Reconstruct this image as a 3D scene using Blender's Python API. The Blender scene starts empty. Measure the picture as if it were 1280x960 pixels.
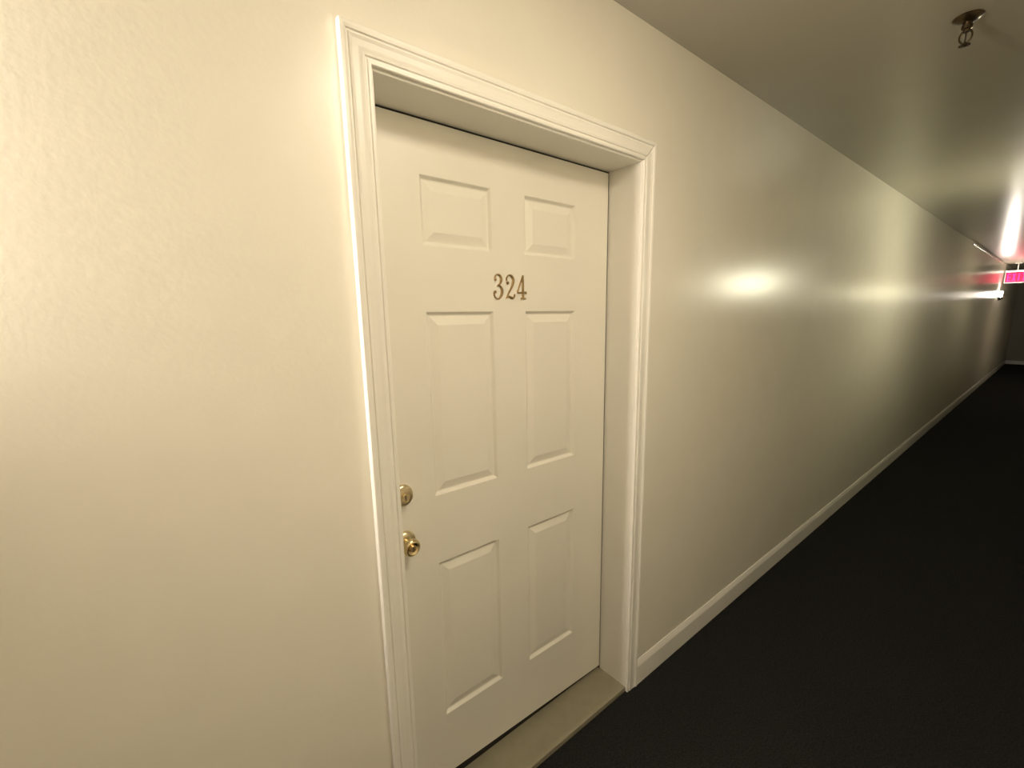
import bpy, bmesh, math, random
from mathutils import Vector, Matrix
random.seed(4)
S = bpy.context.scene
C = S.collection

# ------------------------------------------------------------------ camera
F_PX = 559.4
cd = bpy.data.cameras.new('camera'); cam = bpy.data.objects.new('camera', cd); C.objects.link(cam)
cd.sensor_width = 36.0; cd.lens = F_PX / 1280 * 36.0
cd.shift_x = -7.81 / 1280; cd.shift_y = 15.5 / 1280; cd.clip_start = 0.01; cd.clip_end = 100
yaw, pitch, roll = math.radians(39.4257), math.radians(-10.2496), math.radians(-0.8797)
fw = Vector((math.sin(yaw) * math.cos(pitch), math.cos(yaw) * math.cos(pitch), math.sin(pitch)))
rt = Vector((math.cos(yaw), -math.sin(yaw), 0)); up = rt.cross(fw)
r2 = math.cos(roll) * rt + math.sin(roll) * up
u2 = -math.sin(roll) * rt + math.cos(roll) * up
M = Matrix((r2, u2, -fw)).transposed().to_4x4(); M.translation = Vector((-0.4337, -0.9802, 1.5521))
cam.matrix_world = M
S.camera = cam

# ------------------------------------------------------------------ world, exposure
w = bpy.data.worlds.new('world'); S.world = w; w.use_nodes = True
w.node_tree.nodes['Background'].inputs[0].default_value = (1.0, 0.85, 0.6, 1)
w.node_tree.nodes['Background'].inputs[1].default_value = 0.0
S.view_settings.view_transform = 'Standard'; S.view_settings.look = 'None'
S.view_settings.gamma = 1; S.view_settings.use_curve_mapping = False
S.view_settings.exposure = 0.06

# lamps of the corridor: x, y of the wall they hang on, side (+1: on right wall, -1: on the door wall), strength, colour
WC = -1.20            # right wall plane
HC = 2.469            # ceiling
LAMPS = [
    (-1.10, 0.0, -1, 1100.0, (1.0, 0.88, 0.76), 'frosted wall sconce on the door wall left of the door'),
    (4.36, WC, 1, 215.0, (1.0, 0.96, 0.71), 'frosted wall sconce on the right wall past the near door'),
    (8.7, WC, 1, 60.0, (1.0, 0.93, 0.62), 'frosted wall sconce on the right wall halfway down the corridor'),
    (13.2, 0.0, -1, 280.0, (1.0, 0.90, 0.78), 'bright wall sconce on the door wall near the exit sign'),
]

FILL_DOME = (.42, -.90, 20.5, (1.0, 0.86, 0.67), 'added unseen fill light under the ceiling, brightening the numbered door')

# ------------------------------------------------------------------ materials
def mat(name, col, rough=0.5, metal=0.0, noise=None, bump=None, emit=None, spec=0.5, var=0.0, coat=0):
    m = bpy.data.materials.new(name); m.use_nodes = True
    nt = m.node_tree; b = nt.nodes['Principled BSDF']
    b.inputs['Base Color'].default_value = (*col, 1); b.inputs['Roughness'].default_value = rough
    b.inputs['Metallic'].default_value = metal; b.inputs['Specular IOR Level'].default_value = spec
    if coat: b.inputs['Coat Weight'].default_value = coat; b.inputs['Coat Roughness'].default_value = .1
    tc = nt.nodes.new('ShaderNodeTexCoord')
    if noise:
        n = nt.nodes.new('ShaderNodeTexNoise'); n.inputs['Scale'].default_value = noise; n.inputs['Detail'].default_value = 4
        nt.links.new(tc.outputs['Object'], n.inputs['Vector'])
        r = nt.nodes.new('ShaderNodeValToRGB')
        r.color_ramp.elements[0].position = .3; r.color_ramp.elements[1].position = .7
        r.color_ramp.elements[0].color = (*[c * (1 - var) for c in col], 1)
        r.color_ramp.elements[1].color = (*[min(1, c * (1 + var)) for c in col], 1)
        nt.links.new(n.outputs['Fac'], r.inputs['Fac']); nt.links.new(r.outputs['Color'], b.inputs['Base Color'])
    if bump:
        sc, st, dist = bump
        n2 = nt.nodes.new('ShaderNodeTexNoise'); n2.inputs['Scale'].default_value = sc; n2.inputs['Detail'].default_value = 3
        nt.links.new(tc.outputs['Object'], n2.inputs['Vector'])
        bp = nt.nodes.new('ShaderNodeBump'); bp.inputs['Strength'].default_value = st; bp.inputs['Distance'].default_value = dist
        nt.links.new(n2.outputs['Fac'], bp.inputs['Height']); nt.links.new(bp.outputs['Normal'], b.inputs['Normal'])
    if emit:
        b.inputs['Emission Color'].default_value = (*emit[0], 1); b.inputs['Emission Strength'].default_value = emit[1]
    return m
M_WALL = mat('wall_paint', (.77, .735, .63), .27, noise=6, var=.015, bump=(90, .12, .002), spec=.5)
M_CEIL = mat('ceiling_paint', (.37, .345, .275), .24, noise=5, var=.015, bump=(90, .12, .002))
M_TRIM = mat('trim_paint', (.80, .775, .70), .32, noise=9, var=.01, bump=(60, .05, .001))
M_DOOR = mat('door_paint', (.78, .75, .655), .36, noise=4, var=.015, bump=(140, .10, .001))
M_CARPET = mat('carpet', (.014, .0145, .0135), .95, noise=160, var=.55, bump=(260, .9, .004), spec=.1)
M_THRESH = mat('threshold_vinyl', (.27, .245, .17), .45, noise=25, var=.06, bump=(200, .1, .0005))
M_BRASS = mat('polished_brass', (.74, .60, .34), .18, 1.0)
M_BRASS2 = mat('satin_brass', (.66, .56, .36), .32, 1.0)
M_ABRASS = mat('aged_brass', (.46, .33, .17), .28, 1.0, noise=60, var=.2)
M_DARK = mat('gap_shade_black', (.012, .009, .007), .8)
M_KEY = mat('keyway_shadow', (.03, .02, .012), .5)
M_SPR = mat('sprinkler_bronze', (.09, .065, .035), .28, .9, noise=40, var=.2)
M_STEEL = mat('galvanised_steel', (.55, .52, .45), .25, 1.0)
M_PLATE = mat('white_plastic', (.75, .73, .68), .4)
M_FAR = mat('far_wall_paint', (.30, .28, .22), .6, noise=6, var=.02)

# ------------------------------------------------------------------ helpers
def obj(name, bm, m, parent=None, smooth=False, bevel=0, label=None):
    me = bpy.data.meshes.new(name)
    bmesh.ops.recalc_face_normals(bm, faces=bm.faces)
    bm.to_mesh(me); bm.free()
    if smooth:
        for p in me.polygons: p.use_smooth = True
        me.set_sharp_from_angle(angle=math.radians(35))
    o = bpy.data.objects.new(name, me); C.objects.link(o); me.materials.append(m)
    if parent: o.parent = parent
    if bevel:
        bv = o.modifiers.new('bevel', 'BEVEL'); bv.width = bevel; bv.segments = 2; bv.limit_method = 'ANGLE'
    if label: o['label'] = label
    return o
def box(bm, a, b):
    vs = [bm.verts.new((x, y, z)) for x in (a[0], b[0]) for y in (a[1], b[1]) for z in (a[2], b[2])]
    for f in ((0, 1, 3, 2), (4, 6, 7, 5), (0, 4, 5, 1), (2, 3, 7, 6), (0, 2, 6, 4), (1, 5, 7, 3)):
        bm.faces.new([vs[i] for i in f])
def struct(o, label=None):
    o['kind'] = 'structure'
    if label: o['label'] = label
    return o
def empty(name, loc, label=None, cat=None, group=None):
    o = bpy.data.objects.new(name, None); C.objects.link(o); o.location = loc; o.empty_display_size = .05
    if label: o['label'] = label
    if cat: o['category'] = cat
    if group: o['group'] = group
    return o
def B(a, b):
    bm = bmesh.new(); box(bm, a, b); return bm
def lathe(prof, axis='y', n=32, cut=None, sweep=2 * math.pi, start=0):
    """prof = [(r, h)], revolved about the axis; h runs along +axis"""
    bm = bmesh.new(); rings = []
    full = abs(sweep - 2 * math.pi) < 1e-6
    cnt = n if full else n + 1
    for r, h in prof:
        ring = []
        if r < 1e-6:
            ring = [bm.verts.new({'y': (0, h, 0), 'z': (0, 0, h), 'x': (h, 0, 0)}[axis])]
        else:
            for i in range(cnt):
                a = start + sweep * i / n; c, s = r * math.cos(a), r * math.sin(a)
                ring.append(bm.verts.new({'y': (c, h, s), 'z': (c, s, h), 'x': (h, c, s)}[axis]))
        rings.append(ring)
    for A, Bq in zip(rings, rings[1:]):
        m = cnt if full else cnt - 1
        for i in range(m):
            j = (i + 1) % cnt
            if len(A) == 1 and len(Bq) == 1: continue
            if len(A) == 1: bm.faces.new((A[0], Bq[i], Bq[j]))
            elif len(Bq) == 1: bm.faces.new((A[i], A[j], Bq[0]))
            else: bm.faces.new((A[i], A[j], Bq[j], Bq[i]))
    return bm
def tube(bm, pts, r, n=10):
    rings = []
    for i, p in enumerate(pts):
        p = Vector(p); d = (Vector(pts[min(i + 1, len(pts) - 1)]) - Vector(pts[max(i - 1, 0)])).normalized()
        a = d.orthogonal().normalized() if i == 0 else (a - d * a.dot(d)).normalized()
        b = d.cross(a); rr = r[i] if isinstance(r, (list, tuple)) else r
        rings.append([bm.verts.new(p + rr * (math.cos(t) * a + math.sin(t) * b)) for t in [2 * math.pi * k / n for k in range(n)]])
    for A, Bq in zip(rings, rings[1:]):
        for i in range(n): bm.faces.new((A[i], A[(i + 1) % n], Bq[(i + 1) % n], Bq[i]))
    bm.faces.new(rings[0]); bm.faces.new(rings[-1])

# ------------------------------------------------------------------ setting
XB, XE = -3.2, 18.2
XL, XR = -.003, .9258          # jamb faces of the door opening
ZH = 2.054                    # head jamb underside
RJ = .0175                    # jamb board thickness
D = .137                      # slab face lies this deep behind the wall plane

# the wall that holds the door: one mesh with a real opening
def wall_with_opening():
    bm = bmesh.new(); T = .16
    x0, x1, zt = XL - RJ, XR + RJ, ZH + RJ
    for a, b in (((XB, 0, 0), (x0, T, HC)), ((x0, 0, zt), (x1, T, HC)), ((x1, 0, 0), (XE, T, HC))): box(bm, a, b)
    bmesh.ops.remove_doubles(bm, verts=bm.verts, dist=1e-5)
    return bm
struct(obj('wall_left', wall_with_opening(), M_WALL), 'cream satin wall that holds the numbered door')
struct(obj('wall_right', B((XB, WC - .12, 0), (XE, WC, HC)), M_WALL), 'cream corridor wall opposite the door')
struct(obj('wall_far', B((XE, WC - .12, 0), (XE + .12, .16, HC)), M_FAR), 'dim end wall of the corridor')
struct(obj('wall_back', B((XB - .12, WC - .12, 0), (XB, .16, HC)), M_WALL), 'wall closing the corridor behind the viewer')
struct(obj('floor', B((XB - .12, WC - .12, -.1), (XE + .12, .16, 0)), M_CARPET), 'dark charcoal carpet of the corridor')
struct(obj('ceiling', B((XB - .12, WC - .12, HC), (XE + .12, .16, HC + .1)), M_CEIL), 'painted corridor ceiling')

# baseboards: flat board with a sloped top
def baseboard(x0, x1, ywall, sgn, h=.108):
    bm = bmesh.new(); prof = [(0, 0), (.013, 0), (.013, h - .022), (.009, h - .010), (.004, h), (0, h)]
    A = [bm.verts.new((x0, ywall + sgn * p, z)) for p, z in prof]; Bq = [bm.verts.new((x1, ywall + sgn * p, z)) for p, z in prof]
    n = len(prof)
    for i in range(n): bm.faces.new((A[i], A[(i + 1) % n], Bq[(i + 1) % n], Bq[i]))
    bm.faces.new(A); bm.faces.new(Bq)
    return bm
CW = .060
struct(obj('baseboard_left', baseboard(XR + .0012 + CW + .0005, XE, 0, -1), M_TRIM), 'white baseboard right of the door')
struct(obj('baseboard_left.001', baseboard(XB, XL - .006 - .064 - .0005, 0, -1), M_TRIM), 'white baseboard left of the door')
struct(obj('baseboard_right', baseboard(XB, XE, WC, 1), M_TRIM), 'white baseboard on the opposite wall')
struct(obj('baseboard_far', B((XE - .013, WC + .014, 0), (XE, -.014, .1)), M_TRIM), 'baseboard of the end wall')

# door casing: moulded profile, u = distance from inner edge (0..1), v = how proud
PROF = [(0, 0), (0, .0085), (.03, .0100), (.12, .0100), (.15, .0078), (.19, .0078), (.22, .0108), (.30, .0118), (.42, .0108),
        (.60, .0106), (.70, .0125), (.73, .0102), (.77, .0102), (.80, .0135), (.88, .0150), (.97, .0150), (1.0, .0130), (1.0, 0)]
def casing(inner0, inner1, out0, out1):
    """inner/outer points (x, z) at both ends of a casing leg"""
    bm = bmesh.new(); rings = []
    for I, O in ((inner0, out0), (inner1, out1)):
        rings.append([bm.verts.new((I[0] + (O[0] - I[0]) * u, -v, I[1] + (O[1] - I[1]) * u)) for u, v in PROF])
    A, Bq = rings; n = len(PROF)
    for i in range(n): bm.faces.new((A[i], A[(i + 1) % n], Bq[(i + 1) % n], Bq[i]))
    bm.faces.new(A); bm.faces.new(Bq)
    return bm
ci0, ci1, cz = XL - .006, XR + .0012, ZH + .006
co0, co1, coz = ci0 - .064, ci1 + CW, cz + .064
trim = struct(empty('trim_1', (0, 0, 0)), 'white moulded casing around the numbered door')
obj('side_casing', casing((ci0, 0), (ci0, cz), (co0, 0), (co0, coz)), M_TRIM, trim)
obj('side_casing', casing((ci1, 0), (ci1, cz - .0034), (co1, 0), (co1, coz - .0034)), M_TRIM, trim)
obj('head_casing', casing((ci0, cz), (ci1, cz), (co0, coz), (co1, coz)), M_TRIM, trim)

# ------------------------------------------------------------------ the door
door = struct(empty('door_1', (0, D, 0)), 'white six-panel apartment door numbered 324, set deep in its frame')
def part(name, bm, m, parent=None, **k):
    bmesh.ops.translate(bm, verts=bm.verts, vec=(0, -D, 0))
    return obj(name, bm, m, parent or door, **k)
# frame: three jamb boards, each eased by a bevel
part('jamb', B((XL - RJ, 0.0002, 0), (XL, .158, ZH + RJ)), M_TRIM, bevel=.0015)
part('jamb', B((XR, 0.0002, 0), (XR + RJ, .158, ZH + RJ)), M_TRIM, bevel=.0015)
part('head_jamb', B((XL, 0.0002, ZH), (XR, .158, ZH + RJ)), M_TRIM, bevel=.0015)
# dark strip set in the slab gap, its black painting in the gap's shade
bm = bmesh.new()
box(bm, (.9208, D + .0018, .0212), (XR - .0002, D + .006, ZH - .0002)); box(bm, (XL + .0002, D + .0018, .0212), (.0007, D + .006, ZH - .0002))
box(bm, (.0009, D + .0018, 2.0488), (.9206, D + .006, ZH - .0002))
gap_strip = part('gap_shade_strip', bm, M_DARK)
# threshold: saddle profile with a rounded front lip
bm = bmesh.new()
prof = [(.0, 0), (.0, .0185), (.0015, .0200), (.012, .0205), (.075, .021), (.133, .021), (.150, .021), (.158, .012), (.158, 0)]
A = [bm.verts.new((XL, y, z)) for y, z in prof]; Bq = [bm.verts.new((XR, y, z)) for y, z in prof]; n = len(prof)
for i in range(n): bm.faces.new((A[i], A[(i + 1) % n], Bq[(i + 1) % n], Bq[i]))
bm.faces.new(A); bm.faces.new(Bq)
part('threshold', bm, M_THRESH)
# dark strip recessed under the slab, painting in the shade below it
part('underdoor_shade_strip', B((XL + .004, D + .010, .0212), (XR - .004, D + .0145, .082)), M_DARK)

# slab: front face with six openings, the pressed panels are parts of their own
SX0, SX1, SZ1 = .001, .9205, 2.0485
def sb(x): return .068 - .032 * (x - SX0) / (SX1 - SX0)         # bottom edge, hung slightly out of level
px = [.163, .394, .520, .751]
pz = [(1.7392, 1.9176), (1.0322, 1.566), (.2839, .8193)]
xs = [SX0] + px + [SX1]; zs = [None, .2839, .8193, 1.0322, 1.566, 1.7392, 1.9176, SZ1]
bm = bmesh.new(); grid = []
for zi, z in enumerate(zs):
    grid.append([bm.verts.new((x, D, sb(x) if z is None else z)) for x in xs])
front = []
for i in range(len(zs) - 1):
    for j in range(len(xs) - 1):
        if j in (1, 3) and i in (1, 3, 5): continue
        front.append(bm.faces.new((grid[i][j], grid[i][j + 1], grid[i + 1][j + 1], grid[i + 1][j])))
bk = {}
outer = [grid[0][j] for j in range(6)] + [grid[i][5] for i in range(1, 8)] + [grid[7][j] for j in range(4, -1, -1)] + [grid[i][0] for i in range(6, 0, -1)]
back = [bm.verts.new((v.co.x, D + .020, v.co.z)) for v in outer]
for i in range(len(outer)):
    j = (i + 1) % len(outer); bm.faces.new((outer[i], outer[j], back[j], back[i]))
bm.faces.new(back)
slab = part('door_slab', bm, M_DOOR)
for (z0, z1) in reversed(pz):
    for (x0, x1) in ((px[0], px[1]), (px[2], px[3])):
        bm = bmesh.new(); rings = []
        for ins, dep in ((0, 0), (.0015, .0006), (.0045, .0040), (.0085, .0085), (.0115, .0095), (.0135, .0092), (.036, .0028), (.038, .0025)):
            rings.append([bm.verts.new((x, D + dep, z)) for x, z in ((x0 + ins, z0 + ins), (x1 - ins, z0 + ins), (x1 - ins, z1 - ins), (x0 + ins, z1 - ins))])
        for A, Bq in zip(rings, rings[1:]):
            for i in range(4): bm.faces.new((A[i], A[(i + 1) % 4], Bq[(i + 1) % 4], Bq[i]))
        bm.faces.new(rings[-1])
        p = part('panel', bm, M_DOOR, slab)
        p.location = (0, 0, 0)

def at_door(bm, x, z, y=0.0):
    bmesh.ops.translate(bm, verts=bm.verts, vec=(x, y, z)); return bm
# deadbolt: tapered collar, cylinder face, keyway
KX = .060
db = obj('deadbolt', at_door(lathe([(0, .002), (.0305, .002), (.0315, -.001), (.0305, -.006), (.0285, -.0085), (.0265, -.010), (.0250, -.0185), (.0225, -.0215), (.0165, -.0225), (.0160, -.0205), (0, -.0205)], n=40), KX, 1.065), M_BRASS2, door, smooth=True)
obj('cylinder', at_door(lathe([(.0105, -.0205), (.0105, -.0245), (.0095, -.0255), (0, -.0255)], n=28), KX, 1.065), M_BRASS, db, smooth=True)
obj('keyway', B((KX - .0013, -.0262, 1.058), (KX + .0013, -.0250, 1.072)), M_KEY, db)
# door knob: rose, neck, tulip knob, keyed face
kz = .925
kb = obj('door_knob', at_door(lathe([(.0135, -.012), (.0120, -.017), (.0125, -.023), (.0165, -.028), (.0220, -.033), (.0248, -.038), (.0252, -.043), (.0240, -.0480), (.0210, -.0515), (.0175, -.0530), (.0160, -.0520), (.0145, -.0510), (0, -.0510)], n=40), KX, kz), M_BRASS, door, smooth=True)
obj('rose', at_door(lathe([(0, .002), (.0325, .002), (.0330, -.002), (.0310, -.007), (.0260, -.011), (.0180, -.013), (.0130, -.0135)], n=40), KX, kz), M_BRASS2, kb, smooth=True)
obj('cylinder', at_door(lathe([(.0095, -.0510), (.0095, -.0535), (.0085, -.0545), (0, -.0545)], n=28), KX, kz), M_ABRASS, kb, smooth=True)
obj('keyway', B((KX - .0012, -.0552, kz - .006), (KX + .0012, -.0540, kz + .006)), M_KEY, kb)

# ------------------------------------------------------------------ house number 324
def spline(P, n=10):
    out = []
    for i in range(len(P) - 1):
        p0, p1, p2, p3 = P[max(i - 1, 0)], P[i], P[i + 1], P[min(i + 2, len(P) - 1)]
        for k in range(n):
            t = k / n
            out.append(tuple(.5 * ((2 * b) + (-a + c) * t + (2 * a - 5 * b + 4 * c - d) * t * t + (-a + 3 * b - 3 * c + d) * t ** 3) for a, b, c, d in zip(p0, p1, p2, p3)))
    out.append(P[-1]); return out
def stroke(bm, pts, dz=0.0):
    """pts = (x, z, halfwidth); raised bar with bevelled shoulders"""
    L = []
    for i, (x, z, hw) in enumerate(pts):
        a = pts[max(i - 1, 0)]; b = pts[min(i + 1, len(pts) - 1)]
        d = Vector((b[0] - a[0], b[1] - a[1])).normalized(); nn = Vector((-d.y, d.x))
        sec = [(-1, 0), (-1, .0034), (-.45, .0052), (.45, .0052), (1, .0034), (1, 0)]
        L.append([bm.verts.new((x + nn.x * hw * s, -h - dz, z + nn.y * hw * s)) for s, h in sec])
    for A, Bq in zip(L, L[1:]):
        for i in range(6): bm.faces.new((A[i], A[(i + 1) % 6], Bq[(i + 1) % 6], Bq[i]))
    bm.faces.new(L[0]); bm.faces.new(L[-1])
def ball(bm, x, z, r):
    t = lathe([(r, 0), (r, -.0034), (r * .6, -.0054), (0, -.0058)], n=16)
    bmesh.ops.translate(t, verts=t.verts, vec=(x, 0, z))
    me = bpy.data.meshes.new('t'); t.to_mesh(me); t.free(); bm.from_mesh(me); bpy.data.meshes.remove(me)
def digit3():
    bm = bmesh.new(); a, b = .0018, .0042
    stroke(bm, spline([(-.0125, .0215, a), (-.0110, .0300, a), (-.003, .0362, a), (.0075, .0325, .0030), (.0115, .0225, b), (.0080, .0105, .0030), (-.001, .0035, a)]))
    stroke(bm, spline([(-.003, .0040, a), (.0070, .0015, .0028), (.0140, -.0090, b), (.0125, -.0225, b), (.0050, -.0335, .0028), (-.004, -.0362, a), (-.0135, -.0310, a), (-.0165, -.0210, a), (-.0150, -.0150, a)]))
    ball(bm, -.0105, .0205, .0042); ball(bm, -.0120, -.0160, .0046); return bm
def digit2():
    bm = bmesh.new(); a, b = .0018, .0043
    stroke(bm, spline([(-.0140, .0180, a), (-.0135, .0270, a), (-.006, .0350, a), (.0040, .0345, .0030), (.0115, .0250, b), (.0110, .0120, b), (.0040, -.0030, .0032), (-.0080, -.0210, .0022), (-.0155, -.0345, .0018)]))
    stroke(bm, spline([(-.0150, -.0330, .0016), (-.0080, -.0290, .0028), (.0, -.0310, .0034), (.0080, -.0340, .0032), (.0150, -.0300, .0020), (.0165, -.0215, .0015)]))
    ball(bm, -.0100, .0120, .0048); return bm
def digit4():
    bm = bmesh.new()
    stroke(bm, [(.0050, .0365, .0022), (.0050, .0100, .0036), (.0050, -.0340, .0036)])
    stroke(bm, [(.0045, .0365, .0016), (-.0070, .0100, .0018), (-.0180, -.0150, .0018)], .0002)
    stroke(bm, [(-.0185, -.0165, .0024), (.0175, -.0165, .0024)], .0003)
    stroke(bm, [(.0165, -.0125, .0018), (.0175, -.0205, .0018)])
    stroke(bm, [(-.0045, -.0345, .0022), (.0145, -.0345, .0022)], .0004); return bm
for nm, fn, x in (('number_three', digit3, .4115), ('number_two', digit2, .4580), ('number_four', digit4, .5045)):
    dg = fn(); bmesh.ops.translate(dg, verts=dg.verts, vec=(x, -.0002, 1.6395))
    obj('house_number', dg, M_ABRASS, door, smooth=False, label={'number_three': 'brass numeral 3', 'number_two': 'brass numeral 2', 'number_four': 'brass numeral 4'}[nm])

# ------------------------------------------------------------------ sprinkler head
sp = empty('sprinkler_head', (1.72, -.655, HC), 'small dark bronze sprinkler head on the ceiling nearest the numbered door', 'sprinkler', 'ceiling sprinkler heads')
sp.scale = (1, 1, 1.18)
obj('escutcheon', lathe([(0, 0), (.038, 0), (.039, -.002), (.034, -.007), (.022, -.012), (.013, -.013), (.012, -.006), (0, -.006)], 'z'), M_SPR, sp, smooth=True)
obj('threaded_body', lathe([(.0115, -.006), (.0115, -.020), (.014, -.020), (.014, -.029), (.010, -.031), (.010, -.036), (0, -.036)], 'z', 16), M_SPR, sp, smooth=True)
bm = bmesh.new()
for s in (-1, 1): tube(bm, spline([(0, s * .009, -.033), (0, s * .0145, -.042), (0, s * .0140, -.054), (0, s * .0035, -.066)], 5), .0025, 8)
obj('frame_arms', bm, M_SPR, sp, smooth=True)
bm = bmesh.new(); tube(bm, [(0, 0, -.036), (0, 0, -.062)], .0022, 8); obj('glass_bulb', bm, M_KEY, sp, smooth=True)
# toothed deflector
bm = bmesh.new(); top, bot = [], []
for k in range(48):
    a = 2 * math.pi * k / 48; r = .0150 if k % 4 < 2 else .0105
    top.append(bm.verts.new((r * math.cos(a), r * math.sin(a), -.0680))); bot.append(bm.verts.new((r * math.cos(a), r * math.sin(a), -.0695)))
for k in range(48): bm.faces.new((top[k], top[(k + 1) % 48], bot[(k + 1) % 48], bot[k]))
bm.faces.new(top); bm.faces.new(bot); tube(bm, [(0, 0, -.062), (0, 0, -.072)], .0042, 10)
obj('deflector', bm, M_SPR, sp)

s2 = sp.copy(); C.objects.link(s2); s2.location = (5.35, -.655, HC)
s2['label'] = 'dark sprinkler head farther down the ceiling, cut off by the right edge of the photo'
for ch in [o for o in C.objects if o.parent == sp]:
    c = ch.copy(); C.objects.link(c); c.parent = s2

# ------------------------------------------------------------------ wall sconces
def sconce(x, yw, side, power, col, label):
    """half-drum frosted diffuser over an opaque dish; the light is the diffuser's own glow"""
    z = 1.81
    t = empty('wall_sconce', (x, yw, z), label, 'sconce', 'wall sconces along the corridor')
    s0 = 0 if side > 0 else math.pi
    glow = mat('sconce_glass', (.9, .88, .8), .3, emit=(col, power))
    def half(prof, m, nm):
        bm = lathe(prof, 'z', 24, sweep=math.pi, start=s0)
        bmesh.ops.translate(bm, verts=bm.verts, vec=(0, side * .012, 0)); return obj(nm, bm, m, t, smooth=True)
    bp = B((-.055, 0, -.11), (.055, side * .012, .11)); obj('backplate', bp, M_STEEL, t, bevel=.003)
    half([(0, -.040), (.046, -.040), (.052, -.032), (.055, .040), (.058, .070), (.050, .080), (0, .082)], glow, 'glass_shade')
    if x < 0:      # shield added out of view to steer this lamp's light along the wall
        bm = bmesh.new(); n = 8; rows = []
        for k in range(n + 1):
            u = -1 + 2 * k / n; y = side * (.098 - .010 * u * u)
            rows.append([bm.verts.new((.068 * u, yy, zz)) for yy, zz in ((y, -.115), (y, .115), (y - side * .003, .115), (y - side * .003, -.115))])
        for A, Bq in zip(rows, rows[1:]):
            for i in range(4): bm.faces.new((A[i], A[(i + 1) % 4], Bq[(i + 1) % 4], Bq[i]))
        bm.faces.new(rows[0]); bm.faces.new(rows[-1]); obj('light_shield', bm, M_STEEL, t)
        for zz, hw in ((-.113, .125), (.110, .055)): obj('light_baffle', B((-hw, min(side * .010, side * .092), zz), (hw, max(side * .010, side * .092), zz + .003)), M_STEEL, t)  # plates added with the shield, the wide lower one holding back downward light
        return t
    half([(.010, -.105), (.030, -.095), (.055, -.078), (.085, -.060), (.098, -.044), (.100, -.038), (.096, -.036), (.07, -.048), (0, -.055)], M_STEEL, 'dish')
    return t
for L in LAMPS: sconce(*L)

# fill light added under the ceiling, out of view, to brighten the door stretch
def fill_light(x, y, power, col, label, r=.25):
    t = empty('fill_light', (x, y, HC), label, 'light')
    g = mat('fill_light_glow', (.9, .9, .88), .3, emit=(col, power))
    obj('glass_shade', lathe([(r, -.012), (r * .97, -.030), (r * .85, -.050), (r * .5, -.075), (0, -.085)], 'z', 32), g, t, smooth=True)
    obj('rim', lathe([(0, 0), (r + .015, 0), (r + .018, -.010), (r + .015, -.030), (r + .002, -.032), (r, -.012)], 'z', 32), M_STEEL, t, smooth=True)
fill_light(*FILL_DOME)

# ------------------------------------------------------------------ exit sign
ex = empty('exit_sign', (13.7, -.19, HC), 'lit red EXIT sign hanging from the ceiling far down the corridor', 'sign')
M_RED = mat('lit_red', (.6, .0, .05), .4, emit=((1.0, .02, .16), 3.0))
M_REDBG = mat('sign_face_glow', (.4, .01, .03), .35, emit=((1.0, .01, .10), .9))
M_TOP = mat('top_line_glow', (.9, .85, .8), .3, emit=((1.0, .85, .68), 5.0))  # glowing strip standing in for the bright line reflected above the sign
sw, st_, sbm = .17, -.175, -.405
obj('housing', B((-.025, -sw, sbm), (.025, sw, st_)), M_PLATE, ex, bevel=.004)
obj('top_glow_strip', B((-.027, -sw + .004, st_ + .0005), (.024, sw - .004, st_ + .022)), M_TOP, ex)
obj('sign_face', B((-.0285, -sw + .012, sbm + .012), (-.0255, sw - .012, st_ - .012)), M_REDBG, ex)
obj('canopy', B((-.03, -.05, -.014), (.03, .05, -.0002)), M_PLATE, ex, bevel=.003)
bm = bmesh.new(); tube(bm, [(0, 0, -.012), (0, 0, st_ + .02)], .008, 10); obj('stem', bm, M_PLATE, ex, smooth=True)
def letter(ch):
    h, ww, t = .155, .055, .019
    bm = bmesh.new()
    def bar(x0, z0, x1, z1): box(bm, (-.031, -x1, z0), (-.0287, -x0, z1))     # letter x runs towards -y (viewer's right)
    if ch == 'E':
        bar(0, 0, t, h)
        for z in (0, h / 2 - t / 2, h - t): bar(t, z, ww, z + t)
    if ch == 'I': bar(ww / 2 - t / 2, 0, ww / 2 + t / 2, h)
    if ch == 'T': bar(ww / 2 - t / 2, 0, ww / 2 + t / 2, h - t); bar(0, h - t, ww, h)
    if ch == 'X':
        for s in (1, -1):
            a = [(0, 0), (t, 0), (ww, h), (ww - t, h)]
            if s < 0: a = [(ww - p[0], p[1]) for p in a]
            F = [bm.verts.new((-.031 - .0003 * (s > 0), -p[0], p[1])) for p in a]; G = [bm.verts.new((-.0287, -p[0], p[1])) for p in a]
            bm.faces.new(F); bm.faces.new(G)
            for i in range(4): bm.faces.new((F[i], F[(i + 1) % 4], G[(i + 1) % 4], G[i]))
    return bm
for i, ch in enumerate('EXIT'):
    lb = letter(ch); bmesh.ops.translate(lb, verts=lb.verts, vec=(0, .133 - i * .070, sbm + .038))
    obj('letter', lb, M_RED, ex)

# ------------------------------------------------------------------ thin conduit run along the ceiling corner
cn = empty('conduit', (8.6, 0, HC), 'thin metal conduit along wall top leading towards the exit sign', 'conduit')
bm = bmesh.new(); tube(bm, [(0, -.014, -.035), (2.2, -.014, -.035), (4.4, -.014, -.035)], .009, 10); obj('pipe', bm, M_STEEL, cn, smooth=True)
for k in range(4):
    obj('clip', B((.25 + k * 1.25, -.026, -.047), (.28 + k * 1.25, -.0002, -.023)), M_STEEL, cn)
